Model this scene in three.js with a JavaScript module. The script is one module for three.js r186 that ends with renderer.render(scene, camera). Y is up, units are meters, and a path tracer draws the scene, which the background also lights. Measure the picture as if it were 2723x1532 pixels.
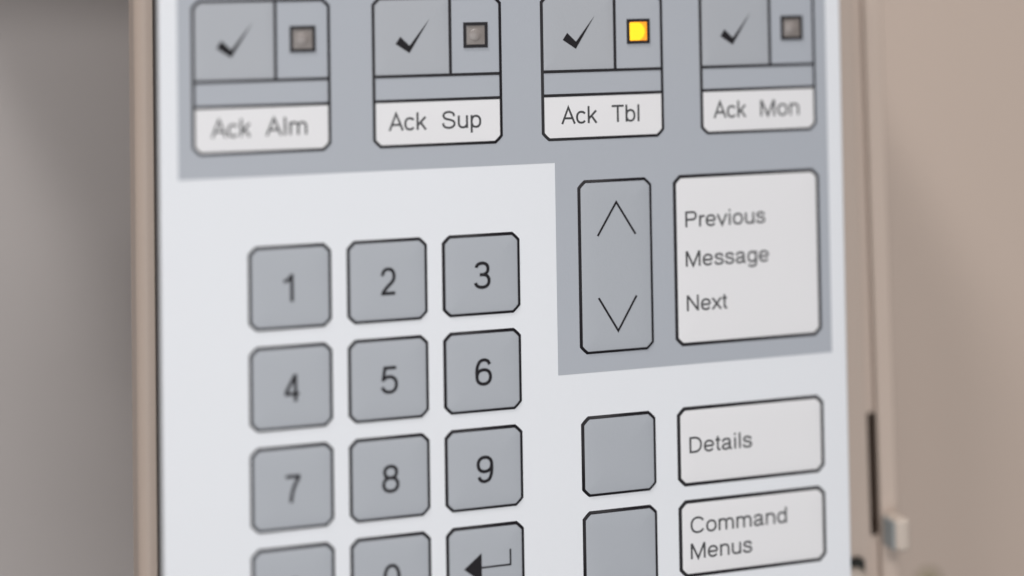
import * as THREE from 'three';
import { RoundedBoxGeometry } from 'three/addons/geometries/RoundedBoxGeometry.js';
import { mergeGeometries, toCreasedNormals } from 'three/addons/utils/BufferGeometryUtils.js';
import { RectAreaLightUniformsLib } from 'three/addons/lights/RectAreaLightUniformsLib.js';

// ---------------------------------------------------------------- camera, light, exposure
const MM = 0.001;                                   // the layout below is measured in millimetres on the panel face
const scene = new THREE.Scene();
scene.background = new THREE.Color(0x000000);
const renderer = new THREE.WebGLRenderer({ antialias: true });
renderer.toneMapping = THREE.LinearToneMapping;
renderer.toneMappingExposure = 1.05;
renderer.shadowMap.enabled = true;

// lens: the photograph is the lower part of a larger frame, so the view is offset from the optical axis
const PW = 2723, PH = 1532, FOCAL = 4246.7, PPX = PW / 2 - 100.6, PPY = PH / 2 - 913;
const fullH = 2 * (PH - PPY), fullW = fullH * PW / PH;
const camera = new THREE.PerspectiveCamera(2 * Math.atan(fullH / 2 / FOCAL) * 180 / Math.PI, PW / PH, 0.01, 20);
camera.setViewOffset(fullW, fullH, fullW / 2 - PPX, fullH / 2 - PPY, PW, PH);
camera.position.set(-80.28 * MM, 41.05 * MM, 256.5 * MM);
camera.rotation.order = 'YXZ';
camera.rotation.set(0.02727, -0.27867, -0.01473);
camera.focus = 0.2692;
camera.userData.fStop = camera.getFocalLength() / 20.0;      // an entrance pupil of 20 mm
camera.updateProjectionMatrix();
camera.updateMatrixWorld(true);

RectAreaLightUniformsLib.init();
function lampPanel(name, label, pos, target, w, h, color, intensity) {
  const g = new THREE.Group(); g.name = numbered(name); scene.add(g);
  g.position.set(...pos); g.lookAt(...target);
  g.userData = { label, category: 'lamp' };
  const housing = new THREE.Mesh(new RoundedBoxGeometry(w + 0.04, h + 0.04, 0.05, 2, 0.008), mat({ color: [0.75, 0.75, 0.74], roughness: 0.5 }));
  housing.name = 'housing'; housing.position.z = -0.03; g.add(housing);
  const diff = new THREE.Mesh(new THREE.PlaneGeometry(w, h), mat({ color: [0.8, 0.8, 0.8], roughness: 0.8, emissive: color, emissiveIntensity: 0.4 }));
  diff.name = 'diffuser'; diff.position.z = -0.002; g.add(diff);
  const l = new THREE.RectAreaLight(new THREE.Color().setRGB(...color), intensity, w, h);
  l.name = 'lamp_light'; l.position.z = 0.004; l.rotation.y = Math.PI; g.add(l);
  return g;
}
const used = {};
function numbered(n) { used[n] = (used[n] ?? -1) + 1; return used[n] ? n + '_' + String(used[n]).padStart(3, '0') : n; }
function mat(p) {
  const q = { ...p };
  for (const k of ['color', 'emissive']) if (Array.isArray(q[k])) q[k] = new THREE.Color().setRGB(...q[k]);
  return new THREE.MeshPhysicalMaterial(q);
}
lampPanel('ceiling_lamp', 'bright ceiling lamp above and to the left of the panel', [-0.8, 1.62, 0.55], [0, 0, 0], 0.42, 0.3, [1, 0.985, 0.97], 50);
lampPanel('ceiling_lamp', 'long ceiling lamp in front of and above the panel', [-0.05, 1.0, 1.35], [0, 0, 0], 0.7, 0.3, [1, 0.985, 0.97], 12.5);
lampPanel('lamp_panel', 'wide soft lamp panel standing in front of the keypad', [-0.1, -0.22, 1.25], [0, 0, 0], 1.2, 0.9, [0.97, 0.985, 1.0], 2.1);

// ---------------------------------------------------------------- helpers
let seed = 7;
const rnd = () => { seed = (seed * 1664525 + 1013904223) >>> 0; return seed / 4294967296; };
function noiseTexture(n, passes, repeat) {               // tileable grey grain
  const a = new Float32Array(n * n);
  for (const [cell, amp] of passes) {
    const m = Math.max(1, Math.round(n / cell)), v = Float32Array.from({ length: m * m }, () => rnd() - 0.5);
    for (let y = 0; y < n; y++) for (let x = 0; x < n; x++) {
      const fx = x / n * m, fy = y / n * m, ix = fx | 0, iy = fy | 0;
      let tx = fx - ix, ty = fy - iy; tx = tx * tx * (3 - 2 * tx); ty = ty * ty * (3 - 2 * ty);
      const g = (i, j) => v[((iy + j) % m) * m + (ix + i) % m];
      a[y * n + x] += amp * ((g(0, 0) * (1 - tx) + g(1, 0) * tx) * (1 - ty) + (g(0, 1) * (1 - tx) + g(1, 1) * tx) * ty);
    }
  }
  const d = new Uint8Array(n * n * 4);
  for (let i = 0; i < n * n; i++) { const c = Math.max(0, Math.min(255, 128 + a[i] * 255)); d[4 * i] = d[4 * i + 1] = d[4 * i + 2] = c; d[4 * i + 3] = 255; }
  const t = new THREE.DataTexture(d, n, n);
  t.wrapS = t.wrapT = THREE.RepeatWrapping; t.magFilter = THREE.LinearFilter; t.repeat.set(repeat, repeat); t.needsUpdate = true;
  return t;
}
const filmGrain = noiseTexture(512, [[2, 0.22], [5, 0.15], [64, 0.2], [128, 0.6]], 1 / 0.04);     // one tile is 30 mm
const paintGrain = noiseTexture(512, [[3, 0.4], [9, 0.35], [60, 0.3]], 1 / 0.05);

const M = {
  white: mat({ color: [0.79, 0.80, 0.835], roughness: 0.35, bumpMap: filmGrain, bumpScale: 0.00003 }),
  grey: mat({ color: [0.415, 0.435, 0.48], roughness: 0.42, bumpMap: filmGrain, bumpScale: 0.00003 }),
  keyGrey: mat({ color: [0.405, 0.423, 0.46], roughness: 0.4, bumpMap: filmGrain, bumpScale: 0.00003 }),
  checkGrey: mat({ color: [0.41, 0.424, 0.458], roughness: 0.4, bumpMap: filmGrain, bumpScale: 0.00003 }),
  label: mat({ color: [0.80, 0.785, 0.80], roughness: 0.38, bumpMap: filmGrain, bumpScale: 0.000006 }),
  line: mat({ color: [0.014, 0.012, 0.015], roughness: 0.42, specularIntensity: 0.45 }),
  ink: mat({ color: [0.016, 0.014, 0.017], roughness: 0.6, specularIntensity: 0.3 }),
  greyInk: mat({ color: [0.06, 0.06, 0.063], roughness: 0.6, specularIntensity: 0.4 }),
  gasket: mat({ color: [0.03, 0.025, 0.024], roughness: 0.7 }),
  beige: mat({ color: [0.535, 0.432, 0.368], roughness: 0.5, bumpMap: paintGrain, bumpScale: 0.00003 }),
  wall: mat({ color: [0.455, 0.418, 0.405], roughness: 0.85, bumpMap: paintGrain, bumpScale: 0.00006 }),
  dark: mat({ color: [0.012, 0.013, 0.011], roughness: 0.7 }),
  steel: mat({ color: [0.42, 0.45, 0.47], roughness: 0.4, metalness: 0.7 }),
  greyPlastic: mat({ color: [0.31, 0.335, 0.345], roughness: 0.5 }),
  cream: mat({ color: [0.56, 0.475, 0.41], roughness: 0.45 }),
  brass: mat({ color: [0.33, 0.30, 0.16], roughness: 0.35, metalness: 0.8 }),
  lens: mat({ color: [0.24, 0.21, 0.195], roughness: 0.38 }),
  dome: mat({ color: [0.29, 0.255, 0.24], roughness: 0.3 }),
  amber: mat({ color: [0.5, 0.2, 0.02], roughness: 0.5, emissive: [1.0, 0.33, 0.005], emissiveIntensity: 0.85 }),
  amberCore: mat({ color: [0.5, 0.25, 0.01], roughness: 0.5, emissive: [1.0, 0.6, 0.0], emissiveIntensity: 1.1 }),
};
function mesh(name, geo, m, parent) {
  if (!geo.attributes.normal) geo.computeVertexNormals();
  const o = new THREE.Mesh(geo, m); o.name = name; o.castShadow = o.receiveShadow = true; parent.add(o); return o;
}
const geom = (pos, idx) => {
  const g = new THREE.BufferGeometry(), uv = [];
  for (let i = 0; i < pos.length; i += 3) uv.push(pos[i] * MM, pos[i + 1] * MM);
  g.setAttribute('position', new THREE.Float32BufferAttribute(pos.map((v) => v * MM), 3));
  g.setAttribute('uv', new THREE.Float32BufferAttribute(uv, 2));
  g.setIndex(idx); return g;
};
const worldUV = (g) => {                              // uv in metres from x and y
  const p = g.attributes.position, uv = [];
  for (let i = 0; i < p.count; i++) uv.push(p.getX(i) + 0.37 * p.getZ(i), p.getY(i));
  g.setAttribute('uv', new THREE.Float32BufferAttribute(uv, 2)); return g;
};
const box = (x0, x1, y0, y1, z0, z1, r = 0) => {
  const g = r ? new RoundedBoxGeometry((x1 - x0) * MM, (y1 - y0) * MM, (z1 - z0) * MM, 4, r * MM) : new THREE.BoxGeometry((x1 - x0) * MM, (y1 - y0) * MM, (z1 - z0) * MM);
  g.translate((x0 + x1) / 2 * MM, (y0 + y1) / 2 * MM, (z0 + z1) / 2 * MM); return worldUV(g);
};
// a chamfered rectangle, counter-clockwise; a corner mask [tl, tr, br, bl] leaves corners square
function octagon(x0, x1, y0, y1, c, round = [1, 1, 1, 1]) {
  const out = [], k = (on) => (on ? c : 0.02);
  const [tl, tr, br, bl] = round.map(k);
  const corner = (x, y, ax, ay, bx, by) => { for (const t of [0, 0.18, 0.5, 0.82, 1]) { const s = t * (1 - t) * 0.12; out.push([x + ax * (1 - t) + bx * t - (ax + bx) * s * 1.0, y + ay * (1 - t) + by * t - (ay + by) * s * 1.0]); } };
  corner(x0, y0, 0, bl, bl, 0); corner(x1, y0, -br, 0, 0, br); corner(x1, y1, 0, -tr, -tr, 0); corner(x0, y1, tl, 0, 0, -tl);
  return out;
}
// loops of equal length at given heights joined into a skin; the last is closed with a fan
function skin(loops, cap) {
  const pos = [], idx = [], n = loops[0].pts.length;
  for (const l of loops) for (const [x, y] of l.pts) pos.push(x, y, l.z);
  for (let k = 0; k + 1 < loops.length; k++) for (let i = 0; i < n; i++) { const j = (i + 1) % n, a = k * n; idx.push(a + i, a + j, a + n + j, a + i, a + n + j, a + n + i); }
  if (cap !== undefined) {
    const last = loops[loops.length - 1].pts, c = pos.length / 3, a = (loops.length - 1) * n;
    pos.push(last.reduce((s, p) => s + p[0], 0) / n, last.reduce((s, p) => s + p[1], 0) / n, cap);
    for (let i = 0; i < n; i++) idx.push(a + i, a + (i + 1) % n, c);
  }
  return geom(pos, idx);
}
const inset = (x0, x1, y0, y1, c, d, m) => octagon(x0 + d, x1 - d, y0 + d, y1 - d, Math.max(0.1, c - d * 0.59), m);
// x0..y1 are the centre lines of the dark outline
const STROKE = 0.5, CH = 1.1;
function outlineGeo(x0, x1, y0, y1, rise, m, stroke = STROKE) {
  const h = stroke / 2, L = (d, z) => ({ pts: inset(x0, x1, y0, y1, CH, d, m), z });
  return toCreasedNormals(skin([L(-h, 0.0), L(-h + 0.02, 0.05), L(h * 0.55, rise), L(h, rise), L(h + 0.02, rise - 0.06)]), 0.5);
}
function faceGeo(x0, x1, y0, y1, rise, dome, m) {
  const h = STROKE / 2, L = (d, z) => ({ pts: inset(x0, x1, y0, y1, CH, d, m), z });
  const w = Math.min(x1 - x0, y1 - y0);
  return skin([L(h - 0.03, rise - 0.05), L(h + 0.25, rise - 0.01), L(h + w * 0.12, rise + dome * 0.55), L(h + w * 0.24, rise + dome * 0.9)], rise + dome);
}

// ---------------------------------------------------------------- lettering: a plain grotesque drawn as strokes
const arc = (cx, cy, rx, ry, a0, a1, n = 22, e = 2.25) => Array.from({ length: n + 1 }, (_, i) => {
  const a = (a0 + (a1 - a0) * i / n) * Math.PI / 180, c = Math.cos(a), s = Math.sin(a);
  return [cx + rx * Math.sign(c) * Math.abs(c) ** (2 / e), cy + ry * Math.sign(s) * Math.abs(s) ** (2 / e)];
});
const ring = (cx, cy, rx, ry) => { const p = arc(cx, cy, rx, ry, 0, 360, 36); p.pop(); p.closed = true; return p; };
const curve = (...p) => new THREE.CatmullRomCurve3(p.map(([x, y]) => new THREE.Vector3(x, y, 0)), false, 'centripetal').getPoints(p.length * 7).map((v) => [v.x, v.y]);
const turn = (s, cx, cy) => s.map((p) => { const q = p.map(([x, y]) => [2 * cx - x, 2 * cy - y]); q.closed = p.closed; return q; });
const six = [ring(0.283, 0.228, 0.187, 0.19), curve([0.455, 0.555], [0.40, 0.645], [0.295, 0.682], [0.18, 0.64], [0.115, 0.52], [0.093, 0.36], [0.097, 0.22])];
const hump = (x, r, y0 = 0.27) => [[x, y0], ...arc(x + r, 0.315, r, 0.172, 180, 0, 16), [x + 2 * r, 0]];
const GLYPHS = {
  ' ': [0.278], '0': [0.556, ring(0.278, 0.358, 0.19, 0.325)],
  '1': [0.556, [[0.335, 0], [0.335, 0.715]], curve([0.11, 0.53], [0.2, 0.55], [0.275, 0.6], [0.325, 0.69])],
  '2': [0.556, [...arc(0.275, 0.49, 0.185, 0.192, 176, -32, 24), [0.39, 0.33], [0.22, 0.19], [0.13, 0.10], [0.085, 0.02]], [[0.045, 0.04], [0.495, 0.04]]],
  '3': [0.556, arc(0.27, 0.527, 0.165, 0.155, 168, -82, 22), arc(0.27, 0.205, 0.19, 0.172, 84, -168, 24), [[0.205, 0.372], [0.29, 0.372]]],
  '4': [0.556, [[0.395, 0], [0.395, 0.715]], [[0.385, 0.69], [0.062, 0.222]], [[0.03, 0.205], [0.52, 0.205]]],
  '5': [0.556, [[0.47, 0.675], [0.155, 0.675], [0.1, 0.33]], arc(0.272, 0.238, 0.195, 0.202, 150, -166, 28)],
  '6': [0.556, ...six], '9': [0.556, ...turn(six, 0.278, 0.358)],
  '7': [0.556, [[0.05, 0.672], [0.505, 0.672]], curve([0.478, 0.65], [0.36, 0.49], [0.26, 0.27], [0.21, 0])],
  '8': [0.556, ring(0.278, 0.53, 0.158, 0.152), ring(0.278, 0.208, 0.188, 0.174)],
  A: [0.667, [[0.045, 0], [0.333, 0.69], [0.622, 0]], [[0.145, 0.235], [0.52, 0.235]]],
  C: [0.722, arc(0.37, 0.358, 0.288, 0.327, 32, 328, 34)], D: [0.722, [[0.125, 0], [0.125, 0.715]], [[0.125, 0.675], [0.3, 0.675], ...arc(0.31, 0.358, 0.31, 0.317, 88, -88, 26), [0.3, 0.041], [0.125, 0.041]]],
  M: [0.833, [[0.115, 0], [0.115, 0.69]], [[0.12, 0.7], [0.4165, 0.03], [0.713, 0.7]], [[0.718, 0], [0.718, 0.69]]],
  N: [0.722, [[0.115, 0], [0.115, 0.71]], [[0.118, 0.69], [0.605, 0.03]], [[0.608, 0], [0.608, 0.715]]],
  P: [0.667, [[0.125, 0], [0.125, 0.715]], [[0.125, 0.675], [0.38, 0.675], ...arc(0.4, 0.508, 0.175, 0.167, 88, -88, 18), [0.38, 0.341], [0.125, 0.341]]],
  S: [0.667, curve([0.565, 0.5], [0.52, 0.62], [0.335, 0.682], [0.15, 0.63], [0.105, 0.52], [0.18, 0.42], [0.35, 0.37], [0.53, 0.3], [0.58, 0.19], [0.51, 0.08], [0.34, 0.035], [0.14, 0.09], [0.075, 0.23])],
  T: [0.611, [[0.022, 0.675], [0.59, 0.675]], [[0.306, 0], [0.306, 0.66]]],
  a: [0.556, curve([0.08, 0.36], [0.13, 0.452], [0.26, 0.487], [0.385, 0.455], [0.42, 0.36], [0.42, 0.12], [0.445, 0.045], [0.515, 0.04]), curve([0.42, 0.29], [0.29, 0.262], [0.14, 0.23], [0.08, 0.14], [0.125, 0.055], [0.235, 0.032], [0.35, 0.075], [0.42, 0.18])],
  b: [0.556, [[0.1, 0], [0.1, 0.715]], ring(0.288, 0.258, 0.188, 0.225)], c: [0.5, arc(0.262, 0.258, 0.2, 0.226, 38, 322, 28)],
  d: [0.556, [[0.455, 0], [0.455, 0.715]], ring(0.268, 0.258, 0.188, 0.225)],
  e: [0.556, arc(0.275, 0.258, 0.2, 0.226, 3, 326, 30), [[0.08, 0.255], [0.475, 0.255]]],
  g: [0.556, ring(0.268, 0.265, 0.186, 0.22), [[0.453, 0.52], [0.453, 0.0], ...arc(0.27, -0.03, 0.183, 0.14, -8, -160, 16)]],
  i: [0.222, [[0.11, 0], [0.11, 0.52]], [[0.11, 0.62], [0.11, 0.715]]],
  k: [0.5, [[0.1, 0], [0.1, 0.715]], [[0.45, 0.52], [0.115, 0.195]], [[0.225, 0.31], [0.46, 0]]],
  l: [0.222, [[0.11, 0], [0.11, 0.715]]],
  m: [0.833, [[0.1, 0], [0.1, 0.52]], hump(0.1, 0.157), hump(0.414, 0.157)], n: [0.556, [[0.1, 0], [0.1, 0.52]], hump(0.1, 0.178)],
  o: [0.556, ring(0.278, 0.258, 0.2, 0.226)], p: [0.556, [[0.1, -0.2], [0.1, 0.52]], ring(0.288, 0.258, 0.188, 0.225)],
  r: [0.333, [[0.1, 0], [0.1, 0.52]], curve([0.1, 0.28], [0.13, 0.41], [0.2, 0.465], [0.325, 0.475])],
  s: [0.5, curve([0.415, 0.36], [0.375, 0.455], [0.25, 0.487], [0.12, 0.455], [0.09, 0.375], [0.15, 0.305], [0.26, 0.272], [0.39, 0.225], [0.43, 0.145], [0.38, 0.065], [0.25, 0.032], [0.105, 0.07], [0.06, 0.165])],
  t: [0.278, [[0.13, 0.65], [0.13, 0.13], [0.15, 0.06], [0.2, 0.04], [0.26, 0.042]], [[0.018, 0.482], [0.25, 0.482]]],
  u: [0.556, [[0.455, 0], [0.455, 0.52]], [[0.455, 0.25], ...arc(0.277, 0.205, 0.178, 0.172, 0, -180, 16), [0.099, 0.52]]],
  v: [0.5, [[0.035, 0.52], [0.25, 0.03], [0.465, 0.52]]], x: [0.5, [[0.04, 0], [0.46, 0.52]], [[0.04, 0.52], [0.46, 0]]],
};
function ribbon(p, hw, z, close) {                    // a flat stroke with mitred joins
  const n = p.length, pos = [], idx = [];
  for (let i = 0; i < n; i++) {
    const a = p[close ? (i + n - 1) % n : Math.max(0, i - 1)], b = p[i], c = p[close ? (i + 1) % n : Math.min(n - 1, i + 1)];
    let d1 = [b[0] - a[0], b[1] - a[1]], d2 = [c[0] - b[0], c[1] - b[1]];
    const l1 = Math.hypot(...d1), l2 = Math.hypot(...d2);
    d1 = l1 > 1e-9 ? d1.map((v) => v / l1) : d2.map((v) => v / l2); d2 = l2 > 1e-9 ? d2.map((v) => v / l2) : d1;
    let nx = -(d1[1] + d2[1]), ny = d1[0] + d2[0]; const l = Math.hypot(nx, ny) || 1; nx /= l; ny /= l;
    const k = hw / Math.max(0.42, nx * -d1[1] + ny * d1[0]);
    pos.push(b[0] + nx * k, b[1] + ny * k, z, b[0] - nx * k, b[1] - ny * k, z);
  }
  for (let i = 0; i < (close ? n : n - 1); i++) { const a = 2 * i, b = 2 * ((i + 1) % n); idx.push(a, a + 1, b + 1, a, b + 1, b); }
  return geom(pos, idx);
}
// text whose first letter's ink starts at x0, ends at x1, on a baseline y, capitals cap mm tall
function textGeo(str, x0, x1, y, cap, z, weight = 0.082) {
  const strokes = []; let pen = 0, k = 0;
  for (const ch of str) { const [adv, ...s] = GLYPHS[ch]; for (const p of s) { const q = p.map(([a, b]) => [a + pen, b]); q.closed = p.closed; strokes.push(q); } pen += adv; }
  let lo = 1e9, hi = -1e9; for (const s of strokes) for (const [a] of s) { lo = Math.min(lo, a); hi = Math.max(hi, a); }
  const em = cap / 0.715, sx = (x1 - x0 - weight * em) / (hi - lo);
  return mergeGeometries(strokes.map((s) => ribbon(s.map(([a, b]) => [x0 + weight * em / 2 + (a - lo) * sx, y + b * em]), weight * em / 2, z + 0.0015 * (k++), s.closed)));
}
const polyGeo = (pts, z) => {
  const g = new THREE.ShapeGeometry(new THREE.Shape(pts.map(([x, y]) => new THREE.Vector2(x * MM, y * MM)))); g.translate(0, 0, z * MM); return g;
};

// ---------------------------------------------------------------- the wall behind, and the cabinet that carries the panel
const wall = mesh('wall', box(-420, 420, -420, 420, -175, -155), M.wall, scene); wall.userData = { kind: 'structure' };

const JX = -111, JY = 75;
const cabinet = new THREE.Group(); cabinet.name = 'equipment_cabinet'; scene.add(cabinet);
cabinet.userData = { label: 'beige painted metal cabinet frame and door around the white keypad panel', category: 'cabinet' };
const TOPEDGE = 54;                                        // panel and frame end here, just above the picture
mesh('mounting_plate', box(-58, 66, -140, TOPEDGE, -27, -13), M.beige, cabinet);
mesh('frame_rail', box(-61.9, -50, -140, TOPEDGE, -27, -12.8, 2.0), M.beige, cabinet);
mesh('frame_rail', box(50, 67.2, -140, TOPEDGE, -46, -6.0, 0.5), M.beige, cabinet).userData.tilt = true;
mesh('frame_rail', box(69.0, 72.6, -140, TOPEDGE, -6.9, -5.6, 0.55), M.beige, cabinet).userData.tilt = true;       // folded sheet: front flange and return
mesh('rail_return', box(71.4, 72.5, -139.5, TOPEDGE - 0.5, -46, -6.3), M.beige, cabinet).userData.tilt = true;
mesh('rail_back', box(60, 71.5, -139.5, TOPEDGE - 0.5, -48, -45.5), M.beige, cabinet).userData.tilt = true;
mesh('groove_floor', box(66.9, 69.2, -37.65, TOPEDGE - 0.5, -22, -7.1), M.beige, cabinet).userData.tilt = true;
mesh('groove_floor', box(66.9, 69.2, -140, -60.0, -22, -7.1), M.beige, cabinet).userData.tilt = true;
for (const y of [-37.7, -61.2]) mesh('slot_end', box(67.0, 71.5, y, y + 1.2, -45.6, -7.2), M.beige, cabinet).userData.tilt = true;   // the slot opens into the hollow of the rail
mesh('door', box(72.5, 330, -140, 160, -60, -45), M.beige, cabinet);

// the right-hand frame hangs a little out of true
for (const o of cabinet.children) if (o.userData.tilt) { o.geometry.translate(-0.068, -0.035, 0).rotateZ(0.0125).translate(0.068, 0.035, 0); delete o.userData.tilt; }

// a junction box fixed to the wall above, behind the cabinet; its shadow crosses the wall
const jbox = new THREE.Group(); jbox.name = 'junction_box'; scene.add(jbox);
jbox.userData = { label: 'beige junction box on the wall above and behind the cabinet', category: 'junction box' };
mesh('box_body', box(JX, JX + 150, JY, JY + 90, -156, -97, 2), M.beige, jbox);
mesh('box_lid', box(JX + 1, JX + 149, JY + 1, JY + 89, -96.8, -94, 1), M.beige, jbox);

// ---------------------------------------------------------------- the control panel
const panel = new THREE.Group(); panel.name = 'control_panel'; scene.add(panel);
panel.userData = { label: 'white and grey membrane control panel with number keys and labelled buttons', category: 'control panel' };
mesh('front_plate', box(-59.02, 60.9, -110, 53, -1.4, 0, 0.35), M.white, panel);
mesh('gasket', box(-58.9, 60.6, -109.5, 52.5, -13.1, -1.4), M.gasket, panel);
{
  const s = new THREE.Shape([[-56.1, 11.39], [6.7, 11.39], [6.7, -24.27], [57.9, -24.27], [57.9, 50], [-56.1, 50]].map(([x, y]) => new THREE.Vector2(x * MM, y * MM)));
  const g = new THREE.ShapeGeometry(s); g.translate(0, 0, 0.03 * MM);
  mesh('grey_field', g, M.grey, panel);
}
function key(name, x0, x1, y0, y1, label, dome = 0.06) {
  const rise = 0.28;
  const k = mesh(name, faceGeo(x0, x1, y0, y1, rise, dome), M.keyGrey, panel);
  if (label) k.userData.label = label;
  mesh('outline', outlineGeo(x0, x1, y0, y1, rise), M.line, k);
  return k;
}
const LIFT = 0.365;                                        // the crown of a key, with the ink on it
['123', '456', '789', 'C0>'].forEach((row, r) => [...row].forEach((ch, c) => {
  const x0 = -45 + 16 * c, y1 = -15.98 * r, cx = x0 + 6.55;
  const k = key('number_key', x0, x0 + 13, y1 - 13, y1, ch === '>' ? 'grey enter key with a bent arrow' : 'grey key');
  if (ch === '>') {
    mesh('enter_arrow', mergeGeometries([ribbon([[-7.35, -54.6], [-2.28, -54.6], [-2.28, -52.05]], 0.15, LIFT), polyGeoLike([[-10.3, -54.6], [-7.25, -57], [-7.25, -52.2]], LIFT + 0.002)]), M.ink, k);
  } else if (ch === 'C') mesh('legend', textGeo('C', cx - 1.7, cx + 1.5, y1 - 8.7, 3.9, LIFT), M.ink, k);
  else mesh('digit', textGeo(ch, cx - (ch === '1' ? 1.4 : 1.45), cx + (ch === '1' ? 0.45 : 1.45), y1 - 8.8, 4.4, LIFT, 0.09), M.ink, k);
  if (ch !== '>' && ch !== 'C') k.userData.label = 'grey key printed ' + ch;
}));
function polyGeoLike(pts, z) { const pos = pts.flatMap(([x, y]) => [x, y, z]); return geom(pos, [0, 1, 2]); }

{ // tall scroll key with chevrons, two blank keys, three labelled windows
  const k = key('scroll_key', 10.86, 23.87, -20.92, 8.0, 'tall grey key with up and down chevrons');
  mesh('up_chevron', ribbon([[14.05, -1.3], [17.5, 4.3], [20.93, -1.3]], 0.18, LIFT), M.ink, k);
  mesh('down_chevron', ribbon([[14.05, -11.75], [17.5, -17.5], [20.93, -11.75]], 0.18, LIFT), M.ink, k);
  key('blank_key', 10.86, 23.87, -44.82, -31.8, 'blank grey key');
  key('blank_key', 10.86, 23.87, -60.7, -47.7, 'blank grey key');
}
function windowLabel(y0, y1, label, lines) {
  const w = mesh('label_window', faceGeo(28.35, 55.7, y0, y1, 0.1, 0.03), M.label, panel); w.userData.label = label;
  mesh('outline', outlineGeo(28.35, 55.7, y0, y1, 0.12, undefined, 0.6), M.line, w);
  for (const [t, x0, x1, y] of lines) mesh('lettering', textGeo(t, x0, x1, y, 2.72, 0.135, 0.096), M.greyInk, w);
}
windowLabel(-20.83, 8.03, 'white label window reading Previous Message Next', [['Previous', 30.25, 45.4, -0.75], ['Message', 30.2, 45.95, -7.5], ['Next', 30.25, 38.0, -15.15]]);
windowLabel(-44.76, -31.8, 'white label window reading Details', [['Details', 30.25, 42.05, -39.42]]);
windowLabel(-60.25, -47.68, 'white label window reading Command Menus', [['Command', 30.2, 48.4, -53.1], ['Menus', 30.15, 41.7, -57.48]]);

// acknowledge buttons: a check key, an indicator, a blank strip and a white name strip inside one outline
const H1 = 26.76, H2 = 22.72, TOP = 39.63, BOT = 15.28;
function ackButton(x0, xd, x1, words, lit, name) {
  const b = mesh('acknowledge_button', faceGeo(x0, x1, BOT, TOP, 0.1, 0.0), M.grey, panel); b.userData.label = name;
  mesh('outline', outlineGeo(x0, x1, BOT, TOP, 0.2), M.line, b);
  const h = STROKE / 2;
  const bar = (ax, bx, ay, by) => mesh('divider', box(ax, bx, ay, by, 0.06, 0.19, 0.04), M.line, b);
  bar(x0 + h, x1 - h, H1 - h, H1 + h); bar(x0 + h, x1 - h, H2 - h, H2 + h); bar(xd - h, xd + h, H1 + h, TOP - h);
  // pillow of the check key
  const L = (d, z) => ({ pts: inset(x0, xd, H1, TOP, CH, d, [1, 0, 0, 0]), z });
  mesh('check_key', skin([L(h, 0.07), L(h + 0.05, 0.13), L(h + 1.5, 0.155), L(h + 3, 0.17)], 0.175), M.checkGrey, b);
  const cx = x0 - 24.36 * -1;                              // shift from the measured button
  const check = [[-14.8, 36.15], [-18.3, 30.52], [-20.65, 32.08], [-19.83, 33.27], [-18.27, 31.75]].map(([x, y]) => [x + cx, y]);
  mesh('check_mark', polyGeo(check, 0.2), M.ink, b);
  mesh('name_strip', skin([{ pts: inset(x0, x1, BOT, H2, CH, h, [0, 0, 1, 1]), z: 0.08 }, { pts: inset(x0, x1, BOT, H2, CH, h + 0.06, [0, 0, 1, 1]), z: 0.13 }], 0.13), M.label, b);
  for (const [t, a, z] of words) mesh('lettering', textGeo(t, a, z, 17.86, 2.9, 0.145, 0.09), M.greyInk, b);
  // indicator: a square frame around a recessed lens
  const lx = x1 - 4.32, ly = 33.27, o = 1.86, sides = [[-o - 0.24, -o + 0.24, -o - 0.26, o + 0.26], [o - 0.24, o + 0.24, -o - 0.26, o + 0.26], [-o + 0.24, o - 0.24, -o - 0.26, -o + 0.26], [-o + 0.24, o - 0.24, o - 0.26, o + 0.26]];
  mesh('indicator_frame', mergeGeometries(sides.map(([a, c, d, e]) => box(lx + a, lx + c, ly + d, ly + e, 0.05, 0.3))), M.line, b);
  const g = 1.64, pos = [], idx = [], N = 10;               // shallow pillow lens
  for (let i = 0; i <= N; i++) for (let j = 0; j <= N; j++) { const u = 2 * j / N - 1, v = 2 * i / N - 1; pos.push(lx + u * g, ly + v * g, 0.1 + 0.14 * (1 - u * u) * (1 - v * v)); }
  for (let i = 0; i < N; i++) for (let j = 0; j < N; j++) { const a = i * (N + 1) + j; idx.push(a, a + 1, a + N + 2, a, a + N + 2, a + N + 1); }
  const lens = mesh('indicator_lens', geom(pos, idx), lit ? M.amber : M.lens, b);
  if (lit) {
    lens.userData.label = 'glowing amber indicator';
    const disc = Array.from({ length: 48 }, (_, i) => { const a = i / 48 * Math.PI * 2; return [lx + Math.max(-1.6, -0.62 + 1.78 * Math.cos(a)), ly + Math.max(-1.55, Math.min(1.5, -0.03 + 1.7 * Math.sin(a)))]; });
    mesh('lamp_core', polyGeo(disc, 0.26), M.amberCore, b);
    const p = new THREE.PointLight(new THREE.Color().setRGB(1, 0.55, 0.02), 0.00004, 0.2); p.name = 'indicator_light'; p.position.set(lx * MM, ly * MM, 1.2 * MM); b.add(p);
  } else {
    lens.userData.label = 'dark unlit indicator';
    const d = new THREE.SphereGeometry(1.25 * MM, 28, 10, 0, Math.PI * 2, 0, 1.0); d.rotateX(Math.PI / 2); d.scale(1, 1, 0.3); d.translate((lx - 0.08) * MM, ly * MM, 0.0);
    mesh('lamp_dome', d, M.dome, b);
  }
}
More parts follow.
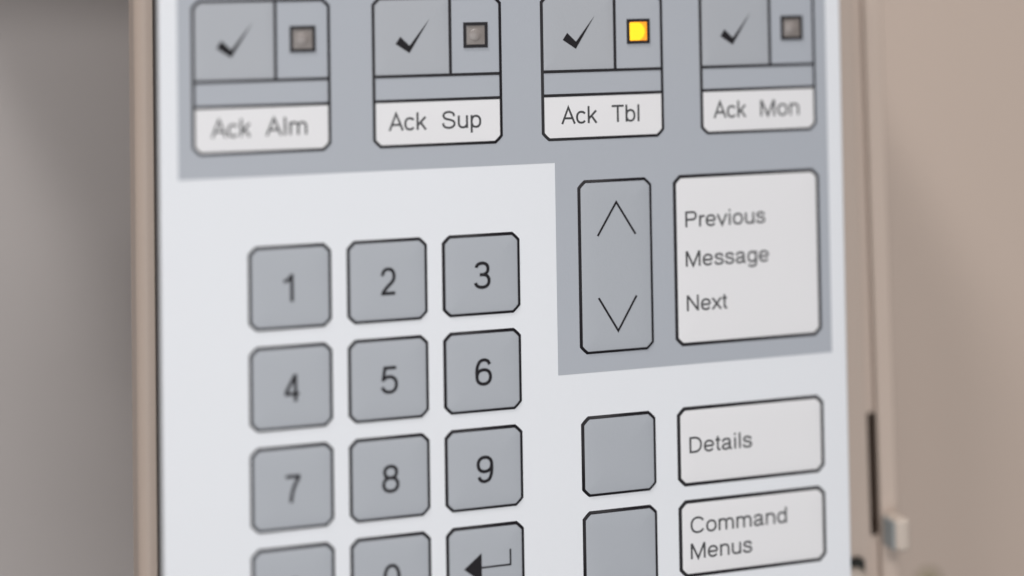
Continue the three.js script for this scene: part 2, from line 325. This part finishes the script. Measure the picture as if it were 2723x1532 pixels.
ackButton(-53.65, -40.47, -31.72, [['Ack', -50.9, -44.55], ['Alm', -42.2, -35.45]], false, 'grey acknowledge button reading Ack Alm');
ackButton(-24.36, -11.33, -2.62, [['Ack', -22.0, -15.5], ['Sup', -12.95, -6.15]], false, 'grey acknowledge button reading Ack Sup');
ackButton(4.69, 17.82, 26.46, [['Ack', 7.92, 14.45], ['Tbl', 16.87, 22.11]], true, 'grey acknowledge button reading Ack Tbl with lit amber indicator');
ackButton(33.73, 46.9, 55.51, [['Ack', 35.9, 42.15], ['Mon', 44.85, 52.34]], false, 'grey acknowledge button reading Ack Mon');

// ---------------------------------------------------------------- small fittings on the cabinet
const latch = new THREE.Group(); latch.name = 'door_latch'; scene.add(latch);
latch.userData = { label: 'small beige latch with a grey side on the cabinet beside the dark slot', category: 'latch' };
mesh('latch_block', box(70.7, 73.6, -61.4, -55.4, -6.0, -1.0, 0.9), M.cream, latch);
mesh('latch_cover', box(70.35, 70.8, -61.1, -56.0, -5.5, -1.8, 0.18), M.greyPlastic, latch);
const lock = new THREE.Group(); lock.name = 'lock_barrel'; scene.add(lock);
lock.userData = { label: 'small lock with black hood at the edge of the white panel under the slot', category: 'lock' };
{
  mesh('hood', box(63.4, 66.0, -65.4, -63.0, -6.2, -4.2, 0.3), M.dark, lock);
  const g = new THREE.SphereGeometry(2.4 * MM, 28, 16); g.scale(1, 1, 0.7); g.translate(63.6 * MM, -66.4 * MM, -4.2 * MM);
  mesh('barrel', g, M.cream, lock);
}
const screw = new THREE.Group(); screw.name = 'door_screw'; scene.add(screw);
screw.userData = { label: 'small dull brass screw on the beige cabinet door', category: 'screw' };
{
  const g = new THREE.SphereGeometry(2.6 * MM, 24, 12, 0, Math.PI * 2, 0, 1.2); g.rotateX(Math.PI / 2); g.translate(103.6 * MM, -85.6 * MM, -46 * MM);
  mesh('screw_head', g, M.brass, screw);
}
scene.traverse((o) => { if (o.isMesh) { o.castShadow = true; o.receiveShadow = true; } });
renderer.render(scene, camera);
